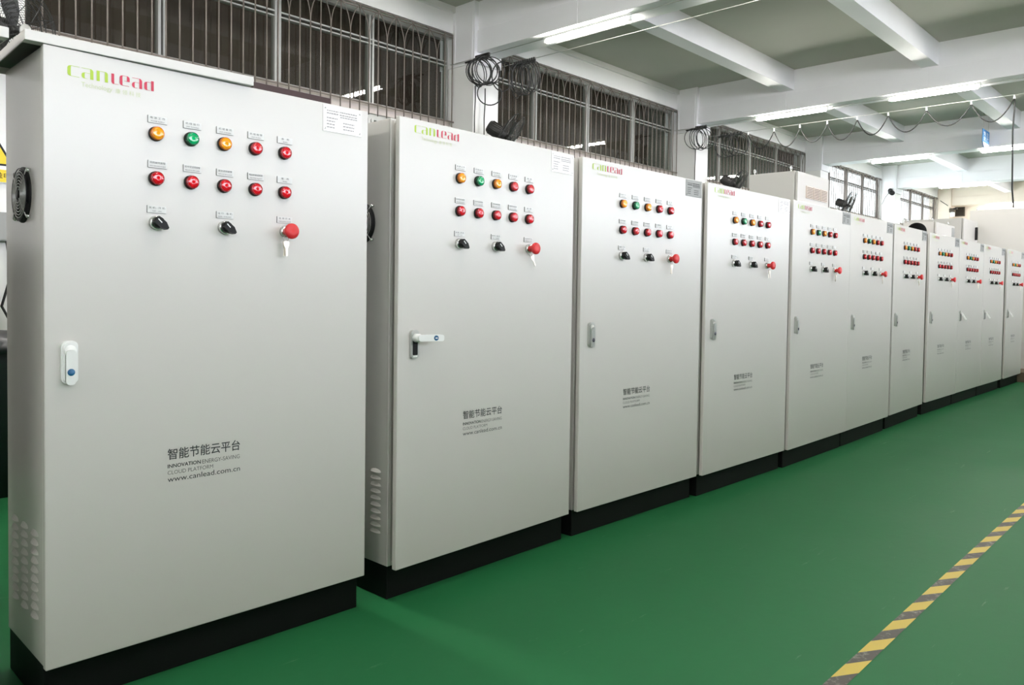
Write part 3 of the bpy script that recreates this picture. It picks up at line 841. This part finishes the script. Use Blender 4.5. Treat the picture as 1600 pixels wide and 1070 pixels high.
# ================================================================== WALL FANS
def make_fan():
    t = thing('industrial_fan', '', 'fan')
    # local +x is the way it blows
    b = MB(); b.lathe([(-.28, .0), (-.28, .062), (-.265, .076), (-.10, .082), (-.08, .070), (-.03, .05), (-.03, 0)], (0, 0, 0), (1, 0, 0), 'fanmotor', 28)
    for k in range(20):
        a = 2 * PI * k / 20; T = Matrix.Rotation(a, 4, 'X')
        b.box(-.25, -.11, -.003, .003, .074, .087, 'fanmotor', T)
    b.build('motor', t)
    b = MB(); R = .315
    for x, r in ((.045, R), (-.045, R), (.055, R * .9), (-.055, R * .9)):
        b.tube([(x, r * math.cos(2 * PI * k / 40), r * math.sin(2 * PI * k / 40)) for k in range(40)], .004, 'fanblack', 6, True)
    for q in range(1, 19):
        r = R * q / 20
        x = .062 + .035 * (1 - (r / R) ** 2)
        b.tube([(x, r * math.cos(2 * PI * k / 32), r * math.sin(2 * PI * k / 32)) for k in range(32)], .0016, 'fanblack', 4, True)
        if q > 6: b.tube([(-x, r * math.cos(2 * PI * k / 32), r * math.sin(2 * PI * k / 32)) for k in range(32)], .0016, 'fanblack', 4, True)
    for k in range(12):
        a = 2 * PI * k / 12; c, s = math.cos(a), math.sin(a)
        for sg in (1, -1):
            b.tube([(sg * .097, .05 * c, .05 * s), (sg * .085, .6 * R * c, .6 * R * s), (sg * .062, .95 * R * c, .95 * R * s), (sg * .045, R * c, R * s)], .003, 'fanblack', 5)
        b.tube([(-.045, R * c, R * s), (.045, R * c, R * s)], .003, 'fanblack', 5)
    b.build('cage', t)
    b = MB(); b.lathe([(0, .05), (.008, .05), (.010, .044), (.010, 0)], (.094, 0, 0), (1, 0, 0), 'badge', 28); b.build('badge', t)
    b = MB(); b.lathe([(-.03, .035), (.05, .03), (.05, 0)], (0, 0, 0), (1, 0, 0), 'fanblack', 20); b.build('hub', t)
    for k in range(3):
        T = Matrix.Rotation(2 * PI * k / 3 + .35, 4, 'X')
        b = MB(); V = []; F = []
        for q in range(7):
            r = .03 + .032 * q; wch = .025 + .040 * math.sin(min(1, q / 4) * PI / 2); tw = .9 - .09 * q
            for sgn in (-1, 1):
                for th in (-.002, .002):
                    V.append(T @ Vector((sgn * wch * math.sin(tw) * .5 + th, sgn * wch * math.cos(tw), r)))
        for q in range(6):
            a0 = 4 * q; c0 = a0 + 4
            F += [(a0, a0 + 2, c0 + 2, c0), (a0 + 1, c0 + 1, c0 + 3, a0 + 3), (a0, c0, c0 + 1, a0 + 1), (a0 + 2, a0 + 3, c0 + 3, c0 + 2)]
        F += [(0, 1, 3, 2), (24, 26, 27, 25)]
        b.add(V, F, 'fanblack', False); b.build('blade', t)
    b = MB(); b.tube([(-.17, 0, -.09), (-.17, 0, -.16), (-.22, 0, -.20), (-.34, 0, -.20)], .014, 'steel', 10); b.lathe([(0, .05), (.02, .05), (.02, 0)], (-.36, 0, -.20), (1, 0, 0), 'steel', 20); b.build('bracket', t)
    return t
fan0 = make_fan(); fan0['group'] = 'black wall fans'
def set_fan(t, loc, yaw, tilt, label):
    t.location = loc; t.rotation_euler = (0, math.radians(tilt), math.radians(yaw)); t['label'] = label
set_fan(fan0, (1.70, 6.62, 2.975), -62, 8, 'black wall fan with round grey badge at the top left corner')
set_fan(copy_tree(fan0), (6.93, 6.62, 2.985), -48, 32, 'black wall fan peeking above the second control cabinet, beside the coils')
set_fan(copy_tree(fan0), (12.82, 6.66, 3.03), -62, 34, 'black wall fan above the fourth control cabinet, before a dark window')
set_fan(copy_tree(fan0), (18.20, 6.66, 3.17), -72, 22, 'black wall fan against the bright window, right of the tall cabinet')

# ================================================================== CABLES
def hang(p0, p1, sag, n=14):
    p0 = Vector(p0); p1 = Vector(p1)
    return [p0.lerp(p1, k / n) - Vector((0, 0, sag * (1 - (2 * k / n - 1) ** 2))) for k in range(n + 1)]
def trolley(b, x, y, z, m='white'):
    b.box(x - .012, x + .012, y - .008, y + .008, z - .035, z - .005, m)
def wire(name, label, pts, r=.004):
    b = MB(); b.tube(pts, r, 'wire', 6); return tag(b.build(name), label, 'wire', 'tensioned steel wires')
wire('steel_wire', 'steel wire running under the nearest beam to the first cable coil', [(6.70, 7.42, 3.962), (6.70, -3, 3.972)])
wire('steel_wire', 'steel wire crossing below the nearest lit batten light', [(7.35, 7.35, 4.03), (7.35, -3, 4.035)])
wire('steel_wire', 'steel wire under the second beam, ending at the coils there', [(12.00, 7.42, 3.975), (12.00, -3, 3.985)])
wire('steel_wire', 'steel wire carrying the looped black cable', [(12.75, 7.40, 3.955), (12.75, 2.40, 3.945), (12.75, -3, 3.965)])

def coil(label, x, y0, y1, zc, n, rw, rh, drops, seed, extra=None):
    rnd = random.Random(seed)
    t = thing('cable_coil', label, 'cable', (x, (y0 + y1) / 2, zc + rh + .03), 0, 'bunched black cable coils')
    ym = (y0 + y1) / 2; zt = zc + rh + .03
    L = MB()
    for k in range(n):
        y = y0 + (y1 - y0) * (k + .5) / n
        a = rnd.uniform(-.8, .25); cx = rnd.uniform(-.05, .05); w = rw * rnd.uniform(.85, 1.1); hh = rh * rnd.uniform(.93, 1.07)
        pts = []
        for q in range(26):
            th = PI / 2 + 2 * PI * q / 26
            u = w * math.cos(th); pts.append((cx + u * math.cos(a), y - ym + u * math.sin(a), zc - zt + rh - hh + hh * math.sin(th) + .0))
        L.tube(pts, .006, 'cable', 7, True)
    L.build('loops', t)
    hk = MB()
    for k in range(n):
        y = y0 + (y1 - y0) * (k + .5) / n - ym
        hk.box(-.014, .014, y - .008, y + .008, -.045, .015, 'rubber')
    hk.tube([(0, y1 - ym + .16 * (x < 7 or 11.9 < x < 12.1) + .02, -.03), (0, y0 - ym, -.02)], .012, 'rubber', 8)
    hk.build('hooks', t)
    if drops:
        d = MB()
        for dx, dy, zb, wob in drops:
            d.tube([(dx, dy, zc - zt - rh * .9), (dx + wob * .2, dy, zc - zt - rh - .15), (dx - wob, dy, zc - zt - rh - .35), (dx, dy, zb - zt)], .0075, 'cable', 7)
        d.build('drop_cable', t)
    if extra:
        e = MB()
        for cx, cy, cz, w, hh, a in extra:
            e.tube([(cx + w * math.cos(2 * PI * q / 26) * math.cos(a), cy + w * math.cos(2 * PI * q / 26) * math.sin(a), cz - zt + hh * math.sin(2 * PI * q / 26)) for q in range(26)], .0075, 'cable', 7, True)
        e.build('loose_loop', t)
    return t
coil('black cable bunched in rings before the nearest white column', 6.70, 6.72, 6.96, 3.775, 11, .165, .165, [(.0, .12, 2.2, .008), (.17, .12, 2.2, .012)], 1,
     extra=[(.11, -.02, 3.53, .15, .14, -.7), (.30, -.05, 3.77, .13, .18, -.7)])
coil('black cable bunched in rings before the dark window by the nearest column', 7.35, 6.56, 6.93, 3.81, 10, .115, .19, [], 2)
coil('black cable rings hanging before the second white column', 12.00, 6.78, 7.0, 3.775, 7, .185, .175, [(-.0, .10, 2.2, .01)], 3)
coil('black cable rings hanging before the window right of the second column', 12.75, 6.50, 6.95, 3.745, 7, .19, .18, [(.08, 0, 2.2, .03)], 4)

t = thing('festoon_cable', 'black cable looping from white hooks along the wire under the beams', 'cable', (12.75, 4.2, 3.945))
hy = [6.40, 5.93, 5.48, 5.03, 4.56, 4.10, 3.56, 2.97, 2.44]
b = MB()
for k in range(len(hy) - 1):
    b.tube([Vector(p) - Vector((12.75, 4.2, 3.945)) for p in hang((12.75, hy[k], 3.895), (12.75, hy[k + 1], 3.895), .265 + .02 * (k % 2))], .0085, 'cable', 8)
b.tube([(0, 2.44 - 4.2, -.05), (0.0, 2.43 - 4.2, -.12), (.02, 2.45 - 4.2, -.5), (.10, 2.45 - 4.2, -1.3), (.22, 2.45 - 4.2, -1.545)], .011, 'cable', 8)
b.build('cable', t)
for y in hy:
    b = MB(); trolley(b, 0, y - 4.2, 0); b.tube([(0, y - 4.2, -.03), (0, y - 4.2, -.055)], .014, 'white', 8); b.build('hook', t)

# ================================================================== SMALL THINGS
# blue hanging sign
t = thing('hanging_sign', 'small blue sign with white lettering, hanging before a lit batten light', 'sign', (17.28, 3.76, 3.98))
b = MB(); b.prism([(-.26, .12), (-.16, .03), (0, 0), (.16, .03), (.26, .12), (.26, .36), (-.26, .36)], -.006, .006, 'signblue')
b.build('board', t)
b = MB()
for x, ch in ((-.11, '安全'), (.11, '生产')):
    for j, c in enumerate(ch): text_into(b, c, x - .075, x + .075, .245 - .09 * j, .325 - .09 * j, -.0075, 'white', bold=.02)
b.build('lettering', t)
b = MB(); b.prism([(-.24, .115), (-.15, .035), (0, .006), (.15, .035), (.24, .115)], -.0075, -.006, 'peach'); b.build('lower_band', t)
b = MB()
for x in (-.2, .2): b.cyl((x, 0, .35), (x, 0, ZC - 3.98), .003, 'wire', 6)
b.build('hanger', t)
# security camera on a column
t = thing('security_camera', 'small black security camera on the column between the bright windows', 'camera', (22.62, 7.16, 3.94))
b = MB(); b.lathe([(0, .06), (.03, .06), (.035, .03), (.07, .03), (.07, 0)], (-.0, 0, .06), (-1, 0, 0), 'black', 18); b.build('mount', t)
b = MB(); b.lathe([(0, .0), (0, .06), (.16, .065), (.17, .05), (.17, 0)], (-.08, -.02, .02), (-.75, -.6, -.35), 'black', 18); b.build('housing', t)
b = MB(); b.tube([(-.03, .03, .0), (-.04, .12, -.12), (-.04, .20, -.30)], .006, 'cable', 6); b.build('cable', t)
# fixture and plaque at the far end
t = thing('wall_fixture', 'dark wall fixture with a cable at the far end beam', 'fixture', (28.05, 6.97, 3.93))
b = MB(); b.box(-.10, .02, -.10, .12, -.10, .06, 'brownbox'); b.box(-.2, -.02, -.2, -.06, .0, .06, 'black'); b.build('bracket', t, bevel=.01)
b = MB(); b.lathe([(-.30, .09), (-.12, .10), (-.09, .05), (-.09, 0)], (-.05, 0, 0), (0, 0, 1), 'white', 18); b.build('lamp_housing', t)
b = MB(); b.tube([(-.05, .05, .05), (-.07, .22, .22), (-.06, .48, .42)], .014, 'cable', 6); b.build('cable', t)
t.scale = (.75, .75, .75)
t = thing('extractor_fan', 'dark square extractor fan high on the far end wall', 'fan', (28.61, 6.89, 3.91))
b = MB(); b.box(-.05, 0, -.14, .14, -.15, .15, 'brownbox'); b.build('frame', t, bevel=.008)
b = MB()
for k in range(5): b.box(-.06, -.045, -.11, .11, -.11 + .05 * k, -.085 + .05 * k, 'black')
b.build('slats', t)
# warning sign on the first column and things below it
t = thing('warning_sign', 'yellow warning triangle sign at the left edge of the photo', 'sign', (1.66, 7.02, 1.90))
b = MB(); b.box(-.14, .14, -.003, 0, 0, .40, 'white'); b.box(-.13, .13, -.005, -.003, .005, .10, 'yellow'); b.build('board', t)
b = MB(); b.prism([(-.135, .13), (.135, .13), (0, .37)], -.006, -.003, 'black'); b.prism([(-.108, .145), (.108, .145), (0, .338)], -.008, -.006, 'yellow')
b.prism([(.012, .30), (-.030, .225), (-.004, .228), (-.018, .160), (.030, .238), (.004, .236)], -.009, -.008, 'black'); b.build('triangle', t)
b = MB(); text_into(b, '当心触电', -.11, .11, .03, .08, -.0055, 'black'); b.build('lettering', t)
t = thing('socket_box', 'grey wall socket box below the yellow warning sign', 'socket', (1.68, 7.04, 1.45))
b = MB(); b.box(-.14, .14, -.09, 0, 0, .22, 'plategrey'); b.build('box', t, bevel=.01)
b = MB(); b.tube([(.05, -.06, 0), (.07, -.10, -.25), (.0, -.12, -.5), (.1, -.10, -.7), (.03, -.12, -1.1)], .01, 'cable', 8); b.build('cable', t)
t = thing('waste_bin', 'black bin on the floor at the left edge of the photo', 'bin', (1.18, 4.9, 0))
b = MB(); b.lathe([(0, .20), (.75, .25), (.78, .26), (.78, .24), (.05, .18), (.05, 0)], (0, 0, 0), (0, 0, 1), 'binblack', 24); b.build('body', t)
b = MB(); b.lathe([(.76, .265), (.80, .265), (.86, .12), (.87, 0)], (0, 0, 0), (0, 0, 1), 'binblack', 24); b.build('lid', t)

t = thing('reflection_block', 'dark low block by the left wall, added to darken the nearest cabinet side', 'blocker', (-1.6, 5.9, 0))  # added dark mass for the nearest cabinet's side to reflect
b = MB(); b.box(-3.0, 2.75, -.55, .8, .08, 1.30, 'binblack'); b.build('body', t, bevel=.02)
b = MB(); b.box(-3.0, 2.75, -.60, .8, 1.30, 1.34, 'plategrey'); b.build('top_plate', t, bevel=.005)
b = MB(); b.box(-2.9, 2.65, -.45, .7, 0, .08, 'plinth'); b.build('plinth', t)
